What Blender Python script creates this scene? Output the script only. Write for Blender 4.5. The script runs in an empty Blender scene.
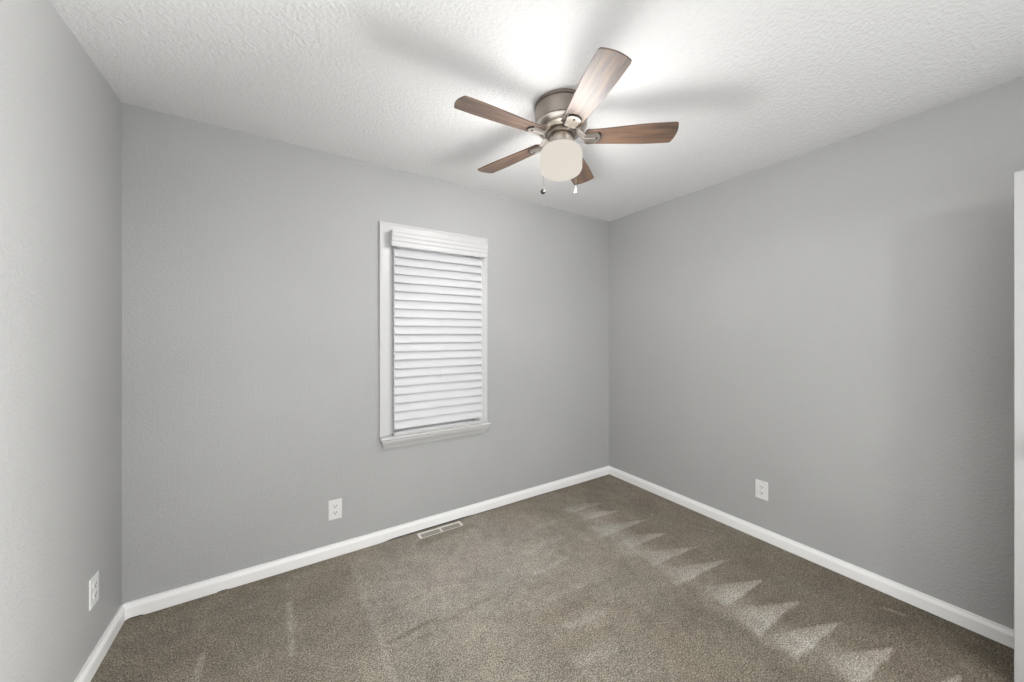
import bpy, bmesh, math, random
from mathutils import Vector, Matrix

PI = math.pi
C = bpy.context.scene.collection
SC = bpy.context.scene

# room metrics (metres): back wall at y = 0, room runs towards -y, left wall at x = 0
W, H, NEAR = 3.2924, 2.44, -3.06

# ------------------------------------------------------------------ camera, world, big lights, exposure
cam_d = bpy.data.cameras.new('camera')
cam = bpy.data.objects.new('camera', cam_d)
C.objects.link(cam)
cam.location = (0.6547, -2.3979, 1.3452)
cam.rotation_euler = (PI / 2, 0, -math.radians(32.44))
cam_d.sensor_width = 36.0
cam_d.lens = 36.0 * 354.98 / 1024.0
cam_d.shift_y = -6.26 / 1024.0
cam_d.clip_start = 0.02
SC.camera = cam

world = bpy.data.worlds.new('World')
SC.world = world
world.use_nodes = True
world.node_tree.nodes['Background'].inputs[0].default_value = (0.97, 0.985, 1.0, 1)
world.node_tree.nodes['Background'].inputs[1].default_value = 2.55

def area_light(name, loc, target, size, power, color=(1, 1, 1), shape='DISK'):
    d = bpy.data.lights.new(name, 'AREA')
    d.shape = shape
    d.size = size
    d.energy = power
    d.color = color
    o = bpy.data.objects.new(name, d)
    C.objects.link(o)
    o.location = loc
    o.rotation_euler = (Vector(target) - Vector(loc)).to_track_quat('-Z', 'Y').to_euler()
    return o

# the lamp of the adjoining hall, shining in through the opening behind the camera
area_light('hall_lamp', (1.05, -4.8, 2.25), (1.4, 0, 1.3), 0.35, 26, (1, 0.985, 0.96))

# added unseen fill light, right behind the camera, brightens left wall and ceiling
hd = bpy.data.lights.new('left_wall_fill_light', 'POINT')
hd.energy = 2000
hd.shadow_soft_size = 0.25
hd.color = (1, 0.99, 0.97)
ho = bpy.data.objects.new('left_wall_fill_light', hd)
C.objects.link(ho)
ho.location = (4.2, -4.2, 0.35)

SC.view_settings.view_transform = 'Standard'
SC.view_settings.look = 'None'
SC.view_settings.exposure = 0.0
SC.view_settings.gamma = 1.0
SC.view_settings.use_curve_mapping = False
SC.cycles.max_bounces = 12
SC.cycles.diffuse_bounces = 8
SC.cycles.use_denoising = True

# ------------------------------------------------------------------ material helpers
class NT:
    def __init__(self, name):
        self.m = bpy.data.materials.new(name)
        self.m.use_nodes = True
        self.t = self.m.node_tree
        self.b = self.t.nodes['Principled BSDF']
    def n(self, kind, **kw):
        nd = self.t.nodes.new(kind)
        for k, v in kw.items():
            if k.startswith('i_'):
                key = k[2:].replace('_', ' ')
                nd.inputs[key].default_value = v
            else:
                setattr(nd, k, v)
        return nd
    def l(self, a, b):
        self.t.links.new(a, b)
    def set(self, **kw):
        for k, v in kw.items():
            self.b.inputs[k.replace('_', ' ')].default_value = v
        return self
    def ramp(self, fac, stops):
        r = self.n('ShaderNodeValToRGB')
        e = r.color_ramp.elements
        while len(e) < len(stops):
            e.new(0.5)
        for el, (p, c) in zip(e, stops):
            el.position = p
            el.color = (*c, 1) if len(c) == 3 else c
        self.l(fac, r.inputs[0])
        return r.outputs[0]
    def noise(self, vec, scale, detail=2.0, rough=0.5):
        nd = self.n('ShaderNodeTexNoise')
        nd.inputs['Scale'].default_value = scale
        nd.inputs['Detail'].default_value = detail
        nd.inputs['Roughness'].default_value = rough
        if vec is not None:
            self.l(vec, nd.inputs['Vector'])
        return nd.outputs['Fac']
    def math(self, op, a, b=None, c=None, clamp=False):
        nd = self.n('ShaderNodeMath', operation=op)
        nd.use_clamp = clamp
        for i, v in enumerate((a, b, c)):
            if v is None:
                continue
            if isinstance(v, (int, float)):
                nd.inputs[i].default_value = v
            else:
                self.l(v, nd.inputs[i])
        return nd.outputs[0]
    def bump(self, height, strength, dist):
        nd = self.n('ShaderNodeBump')
        nd.inputs['Strength'].default_value = strength
        nd.inputs['Distance'].default_value = dist
        self.l(height, nd.inputs['Height'])
        self.l(nd.outputs[0], self.b.inputs['Normal'])
    def mixc(self, fac, a, b):
        nd = self.n('ShaderNodeMix', data_type='RGBA')
        for v, i in ((fac, 0), (a, 6), (b, 7)):
            if isinstance(v, (int, float)):
                nd.inputs[i].default_value = v
            elif isinstance(v, tuple):
                nd.inputs[i].default_value = (*v, 1)
            else:
                self.l(v, nd.inputs[i])
        return nd.outputs[2]

def plain(name, col, rough=0.5, metal=0.0, spec=0.5):
    t = NT(name)
    t.set(Base_Color=(*col, 1), Roughness=rough, Metallic=metal)
    t.b.inputs['Specular IOR Level'].default_value = spec
    return t.m

def paint_wall():
    t = NT('grey_orange_peel_paint')
    co = t.n('ShaderNodeTexCoord').outputs['Object']
    big = t.noise(co, 1.3, 2)
    col = t.ramp(big, [(0.3, (0.405, 0.406, 0.404)), (0.7, (0.43, 0.431, 0.429))])
    t.l(col, t.b.inputs['Base Color'])
    t.set(Roughness=0.5)
    t.b.inputs['Specular IOR Level'].default_value = 0.35
    a = t.noise(co, 82, 3, 0.6)
    a = t.ramp(a, [(0.38, (0, 0, 0)), (0.68, (1, 1, 1))])
    t.bump(a, 0.5, 0.0022)
    return t.m

def paint_ceiling():
    t = NT('white_knockdown_ceiling_paint')
    co = t.n('ShaderNodeTexCoord').outputs['Object']
    t.set(Base_Color=(0.76, 0.762, 0.762, 1), Roughness=0.75)
    t.b.inputs['Specular IOR Level'].default_value = 0.2
    a = t.noise(co, 72, 3, 0.6)
    a = t.ramp(a, [(0.42, (0, 0, 0)), (0.62, (1, 1, 1))])
    t.bump(a, 0.46, 0.0045)
    return t.m

def carpet():
    t = NT('brown_grey_cut_pile_carpet')
    co = t.n('ShaderNodeTexCoord').outputs['Object']
    at = t.n('ShaderNodeAttribute', attribute_name='pile_lay_and_shade')
    lay = at.outputs['Fac']
    fine = t.noise(co, 170, 2, 0.7)
    mid = t.noise(co, 60, 3, 0.65)
    blot = t.noise(co, 4.0, 4, 0.6)
    # strand-to-strand tone
    tuft = t.ramp(fine, [(0.32, (0.095, 0.078, 0.058)), (0.5, (0.255, 0.225, 0.185)), (0.68, (0.47, 0.432, 0.375))])
    m = t.math('MULTIPLY_ADD', mid, 0.9, 0.55)
    bl = t.math('MULTIPLY_ADD', blot, 0.7, 0.65)
    clump = t.noise(co, 17, 3, 0.6)
    bl = t.math('MULTIPLY', bl, t.math('MULTIPLY_ADD', clump, 0.6, 0.7))
    edge = t.noise(co, 38, 3, 0.7)
    l2 = t.math('MULTIPLY_ADD', edge, 0.9, -0.45)
    l3 = t.math('ADD', lay, t.math('MULTIPLY', l2, t.math('ABSOLUTE', lay)))
    gain = t.math('ADD', l3, 1.0)
    g = t.math('MULTIPLY', t.math('MULTIPLY', m, bl), gain)
    vm = t.n('ShaderNodeVectorMath', operation='SCALE')
    t.l(tuft, vm.inputs[0]); t.l(g, vm.inputs['Scale'])
    hue = t.noise(co, 2.3, 2, 0.5)
    tint = t.ramp(hue, [(0.40, (1.015, 0.99, 0.975)), (0.60, (0.985, 1.0, 0.985))])
    vm2 = t.n('ShaderNodeVectorMath', operation='MULTIPLY')
    t.l(vm.outputs[0], vm2.inputs[0]); t.l(tint, vm2.inputs[1])
    # brushed-up pile looks greyer, laid pile browner
    lay_tint = t.ramp(t.math('MULTIPLY_ADD', l3, 0.6, 0.4), [(0.0, (1.05, 1.0, 0.91)), (1.0, (0.93, 1.0, 1.10))])
    vm3 = t.n('ShaderNodeVectorMath', operation='MULTIPLY')
    t.l(vm2.outputs[0], vm3.inputs[0]); t.l(lay_tint, vm3.inputs[1])
    t.l(vm3.outputs[0], t.b.inputs['Base Color'])
    t.set(Roughness=1.0)
    t.b.inputs['Specular IOR Level'].default_value = 0.05
    t.bump(t.math('ADD', fine, mid), 0.6, 0.006)
    return t.m

def walnut():
    t = NT('walnut_blade_veneer')
    co = t.n('ShaderNodeTexCoord').outputs['Object']
    oi = t.n('ShaderNodeObjectInfo').outputs['Random']
    mp = t.n('ShaderNodeMapping')
    t.l(co, mp.inputs['Vector'])
    mp.inputs['Scale'].default_value = (2.2, 26, 26)
    off = t.n('ShaderNodeCombineXYZ')
    t.l(t.math('MULTIPLY', oi, 40.0), off.inputs[0]); t.l(t.math('MULTIPLY', oi, 23.0), off.inputs[1])
    t.l(off.outputs[0], mp.inputs['Location'])
    v = mp.outputs[0]
    n1 = t.noise(v, 1.0, 5, 0.6)
    n2 = t.noise(v, 4.0, 3, 0.6)
    f = t.math('MULTIPLY_ADD', n2, 0.25, t.math('MULTIPLY', n1, 0.8))
    col = t.ramp(f, [(0.37, (0.022, 0.010, 0.006)), (0.47, (0.072, 0.034, 0.016)), (0.57, (0.122, 0.062, 0.031)), (0.7, (0.17, 0.096, 0.052))])
    t.l(col, t.b.inputs['Base Color'])
    t.set(Roughness=0.55)
    t.b.inputs['Specular IOR Level'].default_value = 0.8
    t.b.inputs['Coat Weight'].default_value = 1.0
    t.b.inputs['Coat Roughness'].default_value = 0.74
    return t.m

def opal_glass():
    t = NT('lit_opal_glass')
    em = t.n('ShaderNodeEmission')
    em.inputs['Color'].default_value = (1.0, 0.925, 0.825, 1)
    em.inputs['Strength'].default_value = 0.78
    t.l(em.outputs[0], t.t.nodes['Material Output'].inputs['Surface'])
    return t.m

def slat_mat():
    t = NT('white_blind_slat')
    out = t.t.nodes['Material Output']
    t.set(Base_Color=(0.655, 0.66, 0.67, 1), Roughness=0.4)
    tr = t.n('ShaderNodeBsdfTranslucent')
    tr.inputs[0].default_value = (0.86, 0.9, 0.96, 1)
    mx = t.n('ShaderNodeMixShader')
    mx.inputs[0].default_value = 0.06
    t.l(t.b.outputs[0], mx.inputs[1]); t.l(tr.outputs[0], mx.inputs[2])
    t.l(mx.outputs[0], out.inputs['Surface'])
    return t.m

def glass_mat():
    t = NT('clear_window_glass')
    t.set(Base_Color=(1, 1, 1, 1), Roughness=0.0)
    t.b.inputs['Transmission Weight'].default_value = 1.0
    t.b.inputs['IOR'].default_value = 1.45
    return t.m

M = {
    'wall': paint_wall(), 'ceiling': paint_ceiling(), 'carpet': carpet(), 'walnut': walnut(),
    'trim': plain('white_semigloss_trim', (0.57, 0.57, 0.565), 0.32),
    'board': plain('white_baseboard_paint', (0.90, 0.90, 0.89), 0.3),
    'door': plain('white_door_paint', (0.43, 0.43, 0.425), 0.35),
    'housing': plain('shaded_brushed_nickel', (0.35, 0.31, 0.275), 0.34, 1.0),  # nickel darkened to paint in the shade on housing and hub ring
    'nickel': plain('brushed_nickel', (0.78, 0.73, 0.68), 0.30, 1.0),
    'dark': plain('painted_gap_shade', (0.03, 0.028, 0.026), 0.6),
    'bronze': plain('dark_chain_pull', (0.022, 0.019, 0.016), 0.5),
    'chain': plain('dull_ball_chain', (0.12, 0.11, 0.10), 0.5, 0.5),
    'whitefob': plain('white_pull_fob', (0.5, 0.49, 0.48), 0.4),
    'plastic': plain('white_outlet_plastic', (0.74, 0.74, 0.73), 0.3),
    'slot': plain('outlet_slot_dark', (0.05, 0.05, 0.05), 0.6),
    'vent': plain('white_enamel_register', (0.78, 0.76, 0.70), 0.4),
    'cord': plain('white_blind_cord', (0.7, 0.7, 0.7), 0.7),
    'opal': opal_glass(), 'slat': slat_mat(), 'glass': glass_mat(),
    'blind': plain('white_blind_rail', (0.56, 0.56, 0.56), 0.4),
}

# ------------------------------------------------------------------ mesh helpers
def new_bm():
    return bmesh.new()

def box(bm, x0, x1, y0, y1, z0, z1, bevel=0.0, seg=2):
    g = bmesh.ops.create_cube(bm, size=1.0)
    for v in g['verts']:
        v.co = Vector((x0 + (v.co.x + .5) * (x1 - x0), y0 + (v.co.y + .5) * (y1 - y0), z0 + (v.co.z + .5) * (z1 - z0)))
    if bevel > 0:
        es = list({e for v in g['verts'] for e in v.link_edges})
        bmesh.ops.bevel(bm, geom=es, offset=bevel, segments=seg, profile=0.5, affect='EDGES')

def lathe(bm, prof, seg=48, cx=0.0, cy=0.0, close=False):
    rings = []
    for r, z in prof:
        if r < 1e-6:
            rings.append([bm.verts.new((cx, cy, z))])
        else:
            rings.append([bm.verts.new((cx + r * math.cos(2 * PI * i / seg), cy + r * math.sin(2 * PI * i / seg), z)) for i in range(seg)])
    for a, b in zip(rings, rings[1:]):
        for i in range(seg):
            j = (i + 1) % seg
            if len(a) == 1 and len(b) == 1:
                continue
            if len(a) == 1:
                bm.faces.new((a[0], b[j], b[i]))
            elif len(b) == 1:
                bm.faces.new((a[i], a[j], b[0]))
            else:
                bm.faces.new((a[i], a[j], b[j], b[i]))

def prism(bm, pts, lo, hi, axis='z'):
    """extrude a closed 2D outline; axis z: pts=(x,y); axis x: pts=(y,z)"""
    def P(p, h):
        return (p[0], p[1], h) if axis == 'z' else ((h, p[0], p[1]) if axis == 'x' else (p[0], h, p[1]))
    a = [bm.verts.new(P(p, lo)) for p in pts]
    b = [bm.verts.new(P(p, hi)) for p in pts]
    n = len(pts)
    bm.faces.new(a); bm.faces.new(b[::-1])
    for i in range(n):
        j = (i + 1) % n
        bm.faces.new((a[i], b[i], b[j], a[j]))

def tube(bm, pts, r, seg=8):
    pts = [Vector(p) for p in pts]
    rings = []
    for i, p in enumerate(pts):
        d = (pts[min(i + 1, len(pts) - 1)] - pts[max(i - 1, 0)]).normalized()
        u = d.orthogonal().normalized() if i == 0 else (rings_u - d * rings_u.dot(d)).normalized()
        rings_u = u
        w = d.cross(u)
        rings.append([bm.verts.new(p + r * (u * math.cos(2 * PI * k / seg) + w * math.sin(2 * PI * k / seg))) for k in range(seg)])
    for a, b in zip(rings, rings[1:]):
        for k in range(seg):
            bm.faces.new((a[k], a[(k + 1) % seg], b[(k + 1) % seg], b[k]))
    bm.faces.new(rings[0][::-1]); bm.faces.new(rings[-1])

def obj(name, bm, mat, parent=None, smooth=False, loc=None):
    bmesh.ops.recalc_face_normals(bm, faces=bm.faces[:])
    me = bpy.data.meshes.new(name)
    bm.to_mesh(me)
    bm.free()
    me.materials.append(mat)
    if smooth:
        for p in me.polygons:
            p.use_smooth = True
        me.set_sharp_from_angle(angle=math.radians(35))
    o = bpy.data.objects.new(name, me)
    C.objects.link(o)
    if parent:
        o.parent = parent
    if loc:
        o.location = loc
    return o

def tag(o, label=None, cat=None, group=None, kind=None):
    if label: o['label'] = label
    if cat: o['category'] = cat
    if group: o['group'] = group
    if kind: o['kind'] = kind
    return o

def empty(name, loc, rz=0.0):
    o = bpy.data.objects.new(name, None)
    o.empty_display_size = 0.1
    C.objects.link(o)
    o.location = loc
    o.rotation_euler = (0, 0, rz)
    return o

def struct(name, bm, mat, label, cat, smooth=False):
    return tag(obj(name, bm, mat, smooth=smooth), label, cat, kind='structure')

# ------------------------------------------------------------------ room shell
T = 0.12
WX0, WX1, WZ0, WZ1 = 1.243, 1.862, 0.690, 1.992      # window opening in the back wall

bm = new_bm()
box(bm, -T, WX0, 0, T, 0, H); box(bm, WX1, W + T, 0, T, 0, H)
box(bm, WX0, WX1, 0, T, 0, WZ0); box(bm, WX0, WX1, 0, T, WZ1, H)
struct('wall_back', bm, M['wall'], 'grey textured back wall around the white window', 'wall')
bm = new_bm(); box(bm, -T, 0, NEAR - T, 0, 0, H)
struct('wall_left', bm, M['wall'], 'grey textured wall at the left edge of the room', 'wall')
bm = new_bm(); box(bm, W, W + T, NEAR - T, 0, 0, H)
struct('wall_right', bm, M['wall'], 'grey textured bare wall to the right of the corner', 'wall')
bm = new_bm()                                           # the wall behind the camera, with the opening to the hall
OX0, OX1, OZ = 0.25, 2.95, 2.09
box(bm, 0, OX0, NEAR - T, NEAR, 0, H); box(bm, OX1, W, NEAR - T, NEAR, 0, H)
box(bm, OX0, OX1, NEAR - T, NEAR, OZ, H)
struct('wall_front', bm, M['wall'], 'grey wall behind the viewer with the opening to the hall', 'wall')
bm = new_bm(); box(bm, -T, W + T, NEAR - T, T, H, H + T)
struct('ceiling', bm, M['ceiling'], 'white knockdown textured ceiling', 'ceiling')

# carpet: a fine grid that carries pile lay (vacuum strokes) and painted light and shade
def tri_in(px, py, a, b, c):
    def s(p, q, r): return (p[0] - r[0]) * (q[1] - r[1]) - (q[0] - r[0]) * (p[1] - r[1])
    P = (px, py)
    d1, d2, d3 = s(P, a, b), s(P, b, c), s(P, c, a)
    return not ((d1 < 0 or d2 < 0 or d3 < 0) and (d1 > 0 or d2 > 0 or d3 > 0))

def sst(a, b, x):
    t = min(1, max(0, (x - a) / (b - a)))
    return t * t * (3 - 2 * t)

WEDGES = []
tips = [(2.83, -0.40, .5), (2.82, -0.553, .7), (2.91, -0.753, .8), (2.845, -0.93, .75), (2.87, -1.13, .8), (2.913, -1.305, .9),
        (2.889, -1.50, 1), (2.858, -1.668, 1), (2.874, -1.829, 1), (2.888, -2.001, 1), (2.93, -2.17, .9), (2.9, -2.34, .8)]
for i, (tx, ty, s) in enumerate(tips):
    bx = 2.47 + 0.04 * math.sin(i * 2.3)
    WEDGES.append(((tx, ty), (bx + .03 + .03 * math.sin(i * 3.1), ty + 0.165), (bx - .01, ty + 0.022 + .015 * math.sin(i * 1.7)), s))
STROKES = [  # (ax, ay, bx, by, half width, strength)
    (1.82, -0.785, 2.08, -0.765, .022, .45), (1.77, -0.975, 2.03, -0.985, .026, .45), (1.75, -1.155, 1.93, -1.178, .03, .5),
    (1.66, -1.31, 1.84, -1.35, .03, .35), (1.9, -0.6, 2.2, -0.57, .03, .3), (2.0, -0.42, 2.3, -0.40, .03, .25),
    (0.67, -0.30, 0.675, -0.64, .018, .6), (0.355, -0.44, 0.362, -0.62, .02, .6), (0.985, -0.15, 1.01, -1.05, .02, .25),
    (1.04, -0.80, 1.24, -0.785, .014, -.75), (1.10, -0.62, 1.25, -0.60, .012, -.6), (1.07, -0.86, 1.2, -0.85, .012, -.5),
    (1.30, -0.815, 1.6, -0.80, .02, -.35), (1.75, -0.87, 2.0, -0.87, .03, -.2), (1.68, -1.06, 1.95, -1.08, .04, -.2),
    (1.6, -1.23, 1.9, -1.26, .035, -.18), (1.40, -0.15, 1.75, -0.13, .06, -.45), (3.135, -1.91, 3.16, -1.97, .02, .6),
    (3.08, -1.02, 3.11, -1.07, .02, .4),
]
LAY_SHADE_PTS = [  # broad pile lay mixed with painted light and shade: (x, y, tone)
    (0.15, -0.2, -.12), (0.35, -0.5, -.08), (0.70, -0.15, 0.0), (0.75, -0.75, .05), (1.35, -0.55, .68), (1.25, -1.0, .26), (1.25, -0.12, .28),
    (1.9, -0.55, .62), (2.15, -1.0, .14), (1.75, -1.3, .18), (2.3, -1.55, -.17), (2.3, -0.3, .12), (2.9, -0.2, -.05), (3.05, -1.0, -.10),
    (3.1, -1.6, -.22), (3.15, -2.1, -.42), (2.6, -2.2, -.24), (1.5, -2.4, .05), (0.4, -1.8, 0.0)]
def bary(px, py, a, b, c):
    d = (b[1] - c[1]) * (a[0] - c[0]) + (c[0] - b[0]) * (a[1] - c[1])
    u = ((b[1] - c[1]) * (px - c[0]) + (c[0] - b[0]) * (py - c[1])) / d
    v = ((c[1] - a[1]) * (px - c[0]) + (a[0] - c[0]) * (py - c[1])) / d
    return u, v, 1 - u - v
def lay(x, y):
    sw = sv = 0.0
    for px, py, t in LAY_SHADE_PTS:
        w = math.exp(-((x - px) ** 2 + (y - py) ** 2) / 0.10) + 1e-9
        sw += w; sv += w * t
    v = sv / sw
    v += 0.06 * sst(0.955, 0.985, x) - 0.06 * sst(0.985, 1.4, x)
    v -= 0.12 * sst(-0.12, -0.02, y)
    best = 0.0
    for a, b, c, s in WEDGES:                            # a: tip, b: far base, c: near base
        u, vb, w = bary(x, y, a, b, c)
        m = min(u + .05, vb, w)
        if m > 0:
            k = sst(0, .05, m) * s * (0.16 + 0.84 * max(0.0, 1 - vb) ** 1.3) * (0.62 + 0.38 * sst(0.0, 0.35, u + .05))
            best = max(best, k)
    v += 0.80 * best
    wob = 0.03 * math.sin(y * 9.0) + 0.02 * math.sin(y * 23.0)
    v += 0.26 * sst(2.40 + wob, 2.50 + wob, x) * (1 - sst(2.56 + wob, 2.72 + wob, x)) * sst(-0.25, -0.5, y)
    for ax, ay, bx, by, hw, s in STROKES:
        dx, dy = bx - ax, by - ay
        L2 = dx * dx + dy * dy
        t = min(1, max(0, ((x - ax) * dx + (y - ay) * dy) / L2))
        d = math.hypot(x - ax - t * dx, y - ay - t * dy)
        v += 0.62 * s * (1 - sst(hw * .3, hw, d))
    return v

def build_floor():
    st = 0.0125
    nx, ny = int(W / st) + 1, int(-NEAR / st) + 1
    xs = [W * i / nx for i in range(nx + 1)]
    ys = [NEAR * j / ny for j in range(ny + 1)]
    verts = [(x, y, 0.0) for y in ys for x in xs]
    faces = [(j * (nx + 1) + i, (j + 1) * (nx + 1) + i, (j + 1) * (nx + 1) + i + 1, j * (nx + 1) + i + 1) for j in range(ny) for i in range(nx)]
    n = len(verts)
    # a slab below so that the floor has thickness
    for x, y in ((0, 0), (W, 0), (W, NEAR), (0, NEAR)):
        verts.append((x, y, -0.08))
    c = (0, nx, n - 1, n - 1 - nx)
    faces += [(n, n + 1, n + 2, n + 3)]
    faces.append(tuple(range(0, nx + 1)) + (n + 1, n))
    faces.append(tuple(range(n - 1 - nx, n))[::-1] + (n + 3, n + 2))
    faces.append(tuple(range(0, n, nx + 1))[::-1] + (n, n + 3))
    faces.append(tuple(range(nx, n, nx + 1)) + (n + 2, n + 1))
    me = bpy.data.meshes.new('floor')
    me.from_pydata(verts, [], faces)
    at = me.attributes.new('pile_lay_and_shade', 'FLOAT', 'POINT')
    at.data.foreach_set('value', [lay(v[0], v[1]) for v in verts])
    me.materials.append(M['carpet'])
    o = bpy.data.objects.new('floor', me)
    C.objects.link(o)
    tag(o, 'brown grey cut pile carpet with pale vacuum strokes', 'carpet', kind='structure')
build_floor()

# baseboards: profile in (distance from the wall, height)
BB = [(0, 0.0), (0.0153, 0.0), (0.0153, 0.054), (0.0125, 0.062), (0.009, 0.068), (0.0075, 0.078), (0, 0.078)]
def baseboard(name, fn, a, b, gap, label, n=1):
    bm = new_bm()
    rows = []
    for k in range(n + 1):
        q = a + (b - a) * k / n
        z0 = gap(q)
        rows.append([bm.verts.new(fn(q, d, z + z0 if z < .001 else z)) for d, z in BB])
    m = len(BB)
    bm.faces.new(rows[0]); bm.faces.new(rows[-1][::-1])
    for va, vb in zip(rows, rows[1:]):
        for i in range(m):
            bm.faces.new((va[i], vb[i], vb[(i + 1) % m], va[(i + 1) % m]))
    struct(name, bm, M['board'], label, 'baseboard')
def back_gap(x):                                          # the carpet sinks away below the board near the register
    g = 0.003 + 0.008 * sst(1.16, 1.26, x) * (1 - sst(1.7, 1.85, x)) + 0.004 * sst(1.7, 1.8, x) * (1 - sst(2.4, 2.9, x))
    g += 0.005 * sst(0.02, 0.03, x) * (1 - sst(0.07, 0.08, x)) + 0.004 * sst(0.35, 0.36, x) * (1 - sst(0.39, 0.40, x))
    return g
baseboard('baseboard_back', lambda s, d, z: (s, -d, z), 0.0, W, back_gap, 'white baseboard under the window wall', 330)
bm = new_bm(); box(bm, 0.012, W - .012, -0.006, -0.0005, 0.0, 0.02)  # dark strip standing in for the shade below the board
struct('baseboard_shade_strip', bm, M['dark'], 'dark strip painted as shade under the baseboard of the window wall', 'gap')
baseboard('baseboard_left', lambda s, d, z: (d, s, z), -0.0005, NEAR, lambda q: 0.003, 'white baseboard along the left wall')
baseboard('baseboard_right', lambda s, d, z: (W - d, s, z), -0.0005, NEAR, lambda q: 0.003, 'white baseboard along the right wall')

# ------------------------------------------------------------------ window
win = tag(empty('window_1', ((WX0 + WX1) / 2, 0, WZ0)), 'white trimmed single window in the back wall', 'window', kind='structure')
def wobj(name, bm, mat, smooth=False):
    o = obj(name, bm, mat, win, smooth)
    o.location = (-win.location.x, -win.location.y, -win.location.z)
    return o
CX0, CX1, CZ1, CT = 1.161, 1.944, 2.075, 0.022
bm = new_bm()
def casing(bm, outline_fn, a, b):
    prof = [(0, 0), (0, CT), (0.010, CT), (0.016, CT - .003), (0.060, CT - .006), (0.070, CT - .006), (0.076, CT - .010), (0.082, CT - .010), (0.082, 0)]
    va = [bm.verts.new(outline_fn(a, w, d)) for w, d in prof]
    vb = [bm.verts.new(outline_fn(b, w, d)) for w, d in prof]
    n = len(prof)
    bm.faces.new(va); bm.faces.new(vb[::-1])
    for i in range(n):
        bm.faces.new((va[i], vb[i], vb[(i + 1) % n], va[(i + 1) % n]))
casing(bm, lambda s, w, d: (CX0 + w, -d, s if s < 1 else s - w), 0.672, CZ1)
casing(bm, lambda s, w, d: (CX1 - w, -d, s if s < 1 else s - w), 0.672, CZ1)
casing(bm, lambda s, w, d: (s + w if s < 1.5 else s - w, -d, CZ1 - w), CX0, CX1)
wobj('window_frame', bm, M['trim'])
bm = new_bm()
box(bm, WX0, WX0 + .012, 0, T, WZ0, WZ1); box(bm, WX1 - .012, WX1, 0, T, WZ0, WZ1)
box(bm, WX0, WX1, 0, T, WZ1 - .012, WZ1); box(bm, WX0, WX1, 0, T, WZ0 - .012, WZ0 + .004)
wobj('window_jamb', bm, M['trim'])
bm = new_bm()                                            # stool with a rounded nose
nose = [(0.03, 0.667), (-0.058, 0.667), (-0.063, 0.670), (-0.066, 0.676), (-0.066, 0.680), (-0.063, 0.686), (-0.058, 0.689), (0.03, 0.689)]
prism(bm, nose, CX0 - 0.002, CX1 + 0.006, 'x')
wobj('window_sill', bm, M['trim'])
bm = new_bm()                                            # cove moulding below the stool, ends returned inwards
ap = [(0.0, 0.0), (-0.056, 0.0), (-0.055, 0.010), (-0.048, 0.022), (-0.036, 0.036), (-0.026, 0.050), (-0.022, 0.060), (0.0, 0.060)]
va = [bm.verts.new((CX0 + 0.004 + dz * 0.38, y, 0.667 - dz)) for y, dz in ap]
vb = [bm.verts.new((CX1 + 0.002 - (dz / .06) ** 1.7 * 0.022, y, 0.667 - dz)) for y, dz in ap]
bm.faces.new(va); bm.faces.new(vb[::-1])
for i in range(len(ap)):
    j = (i + 1) % len(ap)
    bm.faces.new((va[i], vb[i], vb[j], va[j]))
wobj('apron', bm, M['trim'])
bm = new_bm()
sx0, sx1 = WX0 + .012, WX1 - .012
for z0, z1, y0 in ((WZ0 + .004, 1.35, 0.045), (1.32, WZ1 - .012, 0.075)):
    box(bm, sx0, sx0 + .045, y0, y0 + .03, z0, z1); box(bm, sx1 - .045, sx1, y0, y0 + .03, z0, z1)
    box(bm, sx0, sx1, y0 + .001, y0 + .029, z0, z0 + .045); box(bm, sx0, sx1, y0 + .001, y0 + .029, z1 - .035, z1)
wobj('sash', bm, M['trim'])
bm = new_bm()
box(bm, sx0 + .04, sx1 - .04, 0.058, 0.062, WZ0 + .045, 1.32); box(bm, sx0 + .04, sx1 - .04, 0.088, 0.092, 1.36, WZ1 - .045)
wobj('pane', bm, M['glass'])

# ------------------------------------------------------------------ window blind
BX0, BX1 = 1.237, 1.880
bl = tag(empty('window_blind', (1.5585, -0.05, 0.69)), 'closed white horizontal slat blind covering the window', 'blind')
def bobj(name, bm, mat, smooth=False):
    o = obj(name, bm, mat, bl, smooth)
    o.location = (-bl.location.x, -bl.location.y, -bl.location.z)
    return o
YS = -0.047                                              # plane of the slat centres
bm = new_bm(); box(bm, BX0 + .002, BX1 - .002, -0.066, -0.024, 1.955, 2.005, .003)
bobj('headrail', bm, M['blind'])
bm = new_bm()                                            # moulded valance with returned ends
vp = [(-0.070, 1.914), (-0.078, 1.914), (-0.080, 1.926), (-0.080, 1.944), (-0.084, 1.950), (-0.084, 1.970), (-0.088, 1.978), (-0.088, 1.996), (-0.091, 2.004), (-0.091, 2.016), (-0.070, 2.016)]
prism(bm, vp, 1.222, 1.912, 'x')
box(bm, 1.222, 1.231, -0.0705, -0.024, 1.925, 2.016); box(bm, 1.903, 1.912, -0.0705, -0.024, 1.925, 2.016)
bobj('valance', bm, M['blind'])
NS, PITCH, ZT = 21, 0.0558, 1.912
bm = new_bm()
rnd = random.Random(4)
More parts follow.
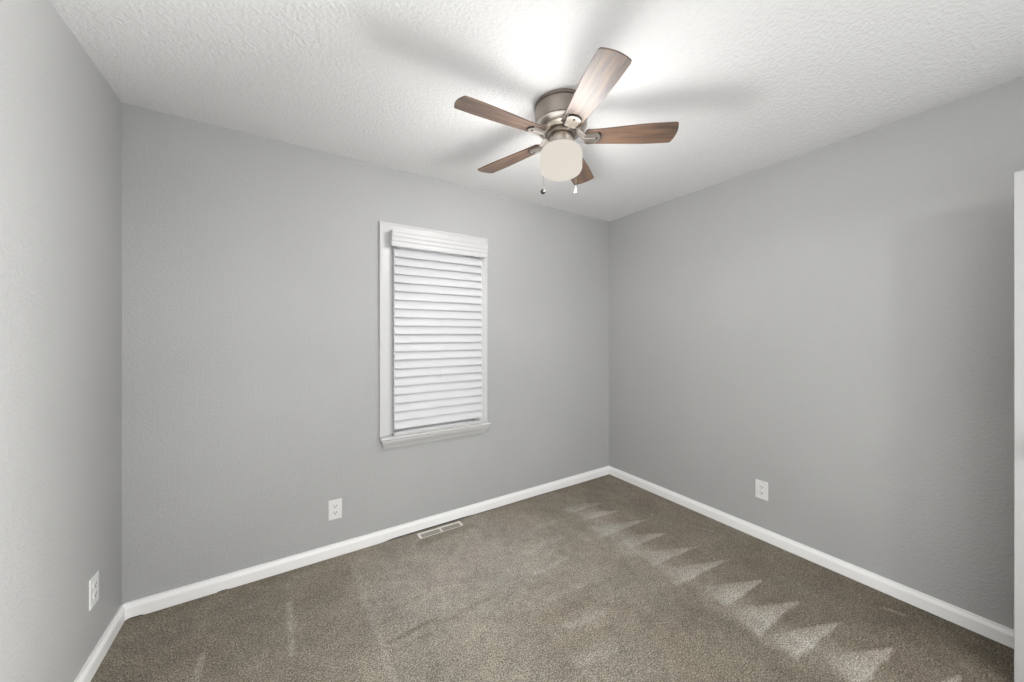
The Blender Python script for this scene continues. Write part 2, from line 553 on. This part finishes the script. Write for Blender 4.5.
for k in range(NS):
    zc = ZT - PITCH * (k + 0.5) + rnd.uniform(-.0012, .0012)
    tilt = math.radians(59 + rnd.uniform(-1.5, 1.5) - (2.5 if k > 12 else 0))
    prof = []
    n = 8
    hw = 0.038
    for side in (1, -1):
        rng = range(n + 1) if side == 1 else range(n, -1, -1)
        for i in rng:
            u = (i / n * 2 - 1) * hw                       # across the slat, -: room-side lower edge
            crown = 0.0075 * (1 - (u / hw) ** 2) + side * 0.0013
            # local axes: along slat width a, normal nrm (pointing to the room and up)
            a = (math.cos(tilt), math.sin(tilt)); nrm = (-math.sin(tilt), math.cos(tilt))
            prof.append((YS + a[0] * u + nrm[0] * crown, zc + a[1] * u + nrm[1] * crown))
    va = [bm.verts.new((BX0 + .004, y, z)) for y, z in prof]
    vb = [bm.verts.new((BX1 - .004, y, z)) for y, z in prof]
    bm.faces.new(va); bm.faces.new(vb[::-1])
    m = len(prof)
    for i in range(m):
        bm.faces.new((va[i], vb[i], vb[(i + 1) % m], va[(i + 1) % m]))
bobj('slats', bm, M['slat'])
bm = new_bm(); box(bm, BX0 + .004, BX1 - .004, -0.063, -0.030, 0.6905, 0.712, .004)
bobj('bottom_rail', bm, M['blind'])
for x in (1.337, 1.558, 1.780):
    bm = new_bm()
    for y in (-0.066, -0.027):
        tube(bm, [(x, y, 0.705), (x, y, 1.96)], 0.0007, 6)
    for k in range(NS):
        zc = ZT - PITCH * (k + 0.5)
        tube(bm, [(x, -0.065, zc - .028), (x, -0.028, zc + .026)], 0.0006, 4)
    bobj('ladder_cord', bm, M['cord'])

# ------------------------------------------------------------------ ceiling fan
FX, FY = 1.767, -1.087
fan = tag(empty('ceiling_fan', (FX, FY, H)), 'flush mount brushed nickel ceiling fan with five walnut blades and lit opal shade', 'ceiling fan')
def L(z): return z - H
bm = new_bm()
lathe(bm, [(0, L(2.44)), (0.1265, L(2.44)), (0.127, L(2.4265)), (0.1205, L(2.4255)), (0.1205, L(2.4215)), (0.1255, L(2.4205)), (0.1245, L(2.40)),
           (0.1225, L(2.37)), (0.1195, L(2.351)), (0.112, L(2.349)), (0, L(2.349))], 72)
obj('motor_housing', bm, M['housing'], fan, True)
bm = new_bm()
lathe(bm, [(0, L(2.3485)), (0.112, L(2.3485)), (0.121, L(2.3475)), (0.1235, L(2.344)), (0.1225, L(2.338)), (0.114, L(2.326)), (0.098, L(2.315)), (0.084, L(2.311)),
           (0.079, L(2.312)), (0.077, L(2.318)), (0, L(2.318))], 72)
obj('motor_collar', bm, M['nickel'], fan, True)
bm = new_bm()
lathe(bm, [(0, L(2.3185)), (0.070, L(2.3185)), (0.070, L(2.300)), (0.066, L(2.296)), (0.060, L(2.296)), (0.060, L(2.303)), (0, L(2.303))], 64)
obj('hub_ring', bm, M['housing'], fan, True)
DS = -0.012                                              # drop of the light kit
bm = new_bm()
lathe(bm, [(0, L(2.304)), (0.053, L(2.304)), (0.054, L(2.296)), (0.056, L(2.284)), (0.060, L(2.272)), (0.064, L(2.256 + DS)), (0.058, L(2.250 + DS)), (0, L(2.250 + DS))], 56)
obj('light_fitter', bm, M['nickel'], fan, True)
bm = new_bm()
sh = [(0, L(2.256 + DS)), (0.052, L(2.256 + DS)), (0.060, L(2.255 + DS))]
def arc(cx, cz, r, a0, a1, n=8):
    return [(cx + r * math.cos(math.radians(a0 + (a1 - a0) * i / n)), cz + r * math.sin(math.radians(a0 + (a1 - a0) * i / n))) for i in range(n + 1)]
sh += arc(0.063, L(2.218 + DS), 0.037, 90, 0) + arc(0.064, L(2.160 + DS), 0.036, 0, -90) + [(0.03, L(2.1235 + DS)), (0, L(2.123 + DS))]
lathe(bm, sh, 72)
shade = obj('lamp_shade', bm, M['opal'], fan, True)
tag(shade, 'glowing white opal glass drum shade')
ld = bpy.data.lights.new('fan_lamp_light', 'POINT')
ld.energy = 74
ld.shadow_soft_size = 0.119
ld.color = (1.0, 0.98, 0.96)
lo = bpy.data.objects.new('fan_lamp_light', ld)
C.objects.link(lo); lo.parent = fan; lo.location = (0, 0, L(2.156))

# one blade with its iron, then four copies
PITCH_B = math.radians(-11)
def blade_outline():
    R0, R1 = 0.112, 0.525
    hw = lambda r: 0.046 + 0.0165 * sst(0.13, 0.44, r)
    n = 16
    lo_, hi_ = R0 + .010, R1 - .012
    side = [(lo_ + (hi_ - lo_) * i / n) for i in range(n + 1)]
    pts = [(r, -hw(r)) for r in side]
    w = hw(R1)
    pts += [(R1 - .0045, -w + .0025), (R1 - .001, -w + .007)]
    for i in range(-4, 5):
        pts.append((R1 + 0.009 * (1 - (i / 4) ** 2), (w - .011) * i / 4))
    pts += [(R1 - .001, w - .007), (R1 - .0045, w - .0025)]
    pts += [(r, hw(r)) for r in side[::-1]]
    pts += [(R0, hw(R0) - .012), (R0, -hw(R0) + .012)]
    return pts
ZB = L(2.288)
bm = new_bm()
prism(bm, blade_outline(), -0.003, 0.003)
rot = Matrix.Rotation(PITCH_B, 4, 'X')
bmesh.ops.transform(bm, matrix=rot, verts=bm.verts[:])
blade = obj('blade', bm, M['walnut'], fan, True)
blade.location = (0, 0, ZB)
bm = new_bm()                                            # the iron: flat plate with a rounded end and a central rib
def plate(g):
    return [(0.108, -0.024 - g), (0.14, -0.029 - g)] + [(0.160 + (0.024 + g) * math.cos(math.radians(a)), (0.031 + g) * math.sin(math.radians(a))) for a in range(-90, 91, 15)] + [(0.14, 0.029 + g), (0.108, 0.024 + g)]
prism(bm, plate(0), -0.0095, -0.0032)
tube(bm, [(0.098, 0, -0.0095), (0.160, 0, -0.0100)], 0.0028, 8)
bmesh.ops.transform(bm, matrix=rot, verts=bm.verts[:])
# curved necks from the motor flange to the plate
def neck(bm, y0, y1):
    pts = []
    for i in range(9):
        t = i / 8
        r = 0.078 + 0.040 * t
        y = y0 + (y1 - y0) * sst(0, 1, t)
        z = 0.022 + (-0.006 - 0.022) * sst(0, 1, t) + y * math.sin(PITCH_B) * t
        pts.append((r, y, z))
    tube(bm, pts, 0.0062, 10)
neck(bm, -0.012, -0.018); neck(bm, 0.012, 0.018); neck(bm, 0, 0)
iron = obj('blade_bracket', bm, M['nickel'], blade, True)
bm = new_bm()                                            # dark crescent added as painted shade round the plate's end
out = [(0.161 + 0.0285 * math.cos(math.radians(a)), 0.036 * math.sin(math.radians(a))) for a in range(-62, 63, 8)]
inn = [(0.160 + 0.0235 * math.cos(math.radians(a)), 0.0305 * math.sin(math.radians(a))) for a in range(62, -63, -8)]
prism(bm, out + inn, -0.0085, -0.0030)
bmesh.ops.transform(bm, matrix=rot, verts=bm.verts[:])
slot = obj('bracket_shade_arc', bm, M['bronze'], blade)
bm = new_bm()
lathe(bm, [(0, -0.0135), (0.003, -0.013), (0.0045, -0.011), (0.0045, -0.008), (0, -0.008)], 14, 0.166, 0.0)
bmesh.ops.transform(bm, matrix=rot, verts=bm.verts[:])
scr = obj('screw', bm, M['bronze'], blade, True)
angles = [-109.8 + 72 * k for k in range(5)]
blade.rotation_euler = (0, 0, math.radians(angles[0]))
for a in angles[1:]:
    b = blade.copy(); C.objects.link(b); b.parent = fan
    b.rotation_euler = (0, 0, math.radians(a))
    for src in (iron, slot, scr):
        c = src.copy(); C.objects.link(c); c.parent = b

# two pull chains that hang from the fitter over the far side of the shade
def pull_chain(x, y, zf, mat, fob_prof, label, flab):
    bm = new_bm()
    ux, uy = Vector((x, y)).normalized()
    pts = [(ux * .055, uy * .055, L(2.278)), (ux * .085, uy * .085, L(2.272)), (x * .97, y * .97, L(2.252)), (x, y, L(2.23)), (x, y, L(zf))]
    P = [Vector(p) for p in pts]
    tube(bm, P, 0.0006, 6)
    # the little beads of the chain
    tot = sum((b - a).length for a, b in zip(P, P[1:]))
    s = 0.0
    for a, b in zip(P, P[1:]):
        d = (b - a).length
        k = int(d / 0.0045)
        for i in range(k):
            p = a.lerp(b, i / k)
            bmesh.ops.create_icosphere(bm, subdivisions=1, radius=0.0013, matrix=Matrix.Translation(p))
    ch = obj('pull_chain', bm, M['chain'], fan, True)
    bm = new_bm()
    lathe(bm, [(r, L(zf) + z) for r, z in fob_prof], 24, x, y)
    f = obj('fob', bm, mat, ch, True)
    tag(ch, label); tag(f, flab)
ball = [(0, 0.004), (0.003, 0.003), (0.0035, 0)] + [(0.0135 * math.sin(math.radians(a)), -0.0125 + 0.0125 * math.cos(math.radians(a))) for a in range(18, 181, 18)]
pull_chain(-0.027, 0.106, 2.074, M['bronze'], ball, 'pull chain with a dark ball', 'dark round fob')
cone = [(0, 0.003), (0.0035, 0.002), (0.0045, -0.004), (0.0085, -0.018), (0.0095, -0.023), (0.006, -0.026), (0, -0.0265)]
pull_chain(0.110, 0.017, 2.078, M['whitefob'], cone, 'pull chain with a white fob', 'white fob')

# ------------------------------------------------------------------ wall outlets
def make_outlet():
    root = empty('wall_outlet', (0, 0, 0))
    bm = new_bm(); box(bm, -0.037, 0.037, -0.0058, 0.0, -0.0595, 0.0595, 0.0022, 2)
    parts = [obj('face_plate', bm, M['plastic'], root)]
    kids = []
    for s in (1, -1):
        bm = new_bm()
        o = []
        for i in range(24):                              # rounded receptacle face with flattened top and bottom
            a = 2 * PI * i / 24
            o.append((0.0172 * math.cos(a), max(-0.0138, min(0.0138, 0.0172 * math.sin(a))) + s * 0.0197))
        prism(bm, o, -0.0078, -0.0040, 'y')
        r = obj('receptacle', bm, M['plastic'], root)
        bm = new_bm()
        z = s * 0.0197
        box(bm, -0.0085, -0.0055, -0.0081, -0.0070, z - 0.001, z + 0.0085); box(bm, 0.0055, 0.0085, -0.0081, -0.0070, z - 0.001, z + 0.0085)
        lathe(bm, [(0, -0.0070), (0.0034, -0.0070), (0.0034, -0.0081), (0, -0.0081)], 12)
        for v in bm.verts:
            if abs(v.co.x) < 0.0045 and abs(v.co.z) < 0.0095 and v.co.z < -0.0069:   # turn the round ground hole to face the room
                pass
        bm.verts.ensure_lookup_table()
        ring = bm.verts[16:]
        for v in ring:
            x, y, zz = v.co
            v.co = (x, zz, y + z - 0.0075)
        sl = obj('slots', bm, M['slot'], r)
        kids.append((r, sl))
    bm = new_bm()
    lathe(bm, [(0, -0.0072), (0.0028, -0.0068), (0.0032, -0.0055), (0, -0.0055)], 14)
    for v in bm.verts:
        x, y, z = v.co
        v.co = (x, z, y)
    parts.append(obj('screw', bm, M['plastic'], root, True))
    return root, parts, kids

out0, parts0, kids0 = make_outlet()
spots = [((0.905, 0, 0.2855), 0.0, 'white duplex wall outlet under the left side of the window wall, beside the floor register'),
         ((W, -1.310, 0.3265), -PI / 2, 'white duplex wall outlet low on the bare right wall'),
         ((0, -0.296, 0.321), PI / 2, 'white duplex wall outlet on the left wall near the corner')]
for i, (loc, rz, lab) in enumerate(spots):
    if i == 0:
        r = out0
    else:
        r = out0.copy(); C.objects.link(r)
        for p in parts0:
            c = p.copy(); C.objects.link(c); c.parent = r
        for p, s in kids0:
            c = p.copy(); C.objects.link(c); c.parent = r
            d = s.copy(); C.objects.link(d); d.parent = c
    r.location = loc
    r.rotation_euler = (0, 0, rz)
    tag(r, lab, 'outlet', 'wall outlets near the floor')

# ------------------------------------------------------------------ floor register
vx0, vx1, vy0, vy1 = 1.396, 1.707, -0.101, -0.040
reg = tag(empty('floor_register', ((vx0 + vx1) / 2, (vy0 + vy1) / 2, 0)), 'white metal floor register in the carpet below the window', 'floor vent')
def robj(name, bm, mat):
    o = obj(name, bm, mat, reg)
    o.location = (-reg.location.x, -reg.location.y, 0)
    return o
bm = new_bm()
zr = 0.0065
box(bm, vx0, vx0 + .016, vy0, vy1, 0, zr, .0015); box(bm, vx1 - .016, vx1, vy0, vy1, 0, zr, .0015)
box(bm, vx0 + .002, vx1 - .002, vy1 - .010, vy1, 0, zr - .0003, .0015); box(bm, vx0 + .002, vx1 - .002, vy0, vy0 + .004, 0, 0.003, .001)
xm = (vx0 + vx1) / 2
box(bm, xm - .006, xm + .006, vy0 + .002, vy1 - .002, 0, zr - .0002, .0012)
robj('frame', bm, M['vent'])
bm = new_bm(); box(bm, vx0 + .01, vx1 - .01, vy0 + .004, vy1 - .006, 0.0002, 0.0012)
robj('damper', bm, plain('tan_register_damper', (0.23, 0.21, 0.18), 0.6))
bm = new_bm()
for x0, x1 in ((vx0 + .017, xm - .007), (xm + .007, vx1 - .017)):
    for k in range(3):
        y = vy0 + .014 + k * .013
        box(bm, x0, x1, y, y + .006, 0.0022, 0.0040)
robj('louvers', bm, plain('register_louver', (0.42, 0.40, 0.35), 0.5))

# ------------------------------------------------------------------ open door standing at the right edge
dx, dy0, dy1, dz1 = 3.0, -3.04, -2.282, 1.965
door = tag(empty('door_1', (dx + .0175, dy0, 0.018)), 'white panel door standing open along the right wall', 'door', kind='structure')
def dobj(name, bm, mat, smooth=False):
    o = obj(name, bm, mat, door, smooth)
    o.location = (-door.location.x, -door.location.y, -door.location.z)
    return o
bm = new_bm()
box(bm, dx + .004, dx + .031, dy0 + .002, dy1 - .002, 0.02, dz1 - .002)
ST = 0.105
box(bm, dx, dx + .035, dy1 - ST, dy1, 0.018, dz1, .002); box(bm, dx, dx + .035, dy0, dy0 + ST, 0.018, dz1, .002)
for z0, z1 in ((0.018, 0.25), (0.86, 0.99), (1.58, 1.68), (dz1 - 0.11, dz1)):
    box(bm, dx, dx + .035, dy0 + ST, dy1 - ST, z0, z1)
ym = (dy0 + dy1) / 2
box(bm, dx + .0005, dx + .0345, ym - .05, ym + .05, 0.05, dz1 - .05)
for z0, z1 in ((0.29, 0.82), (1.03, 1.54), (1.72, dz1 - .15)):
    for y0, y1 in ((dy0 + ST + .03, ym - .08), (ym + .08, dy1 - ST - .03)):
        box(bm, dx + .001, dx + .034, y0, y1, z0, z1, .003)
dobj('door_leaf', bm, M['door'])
for s, x in ((-1, dx), (1, dx + .035)):
    bm = new_bm()
    lathe(bm, [(0, 0), (0.03, 0), (0.03, 0.004), (0.012, 0.008), (0.011, 0.03), (0.022, 0.04), (0.027, 0.052), (0.022, 0.064), (0, 0.067)], 28)
    for v in bm.verts:
        a, b, c = v.co
        v.co = (x + s * c, dy1 - 0.065 + a, 0.93 + b)
    dobj('door_handle', bm, M['nickel'], True)
bm = new_bm()
for z in (0.25, 1.0, 1.75):
    tube(bm, [(dx + .0175, dy0 - .006, z - .045), (dx + .0175, dy0 - .006, z + .045)], 0.006, 10)
dobj('hinges', bm, M['nickel'], True)
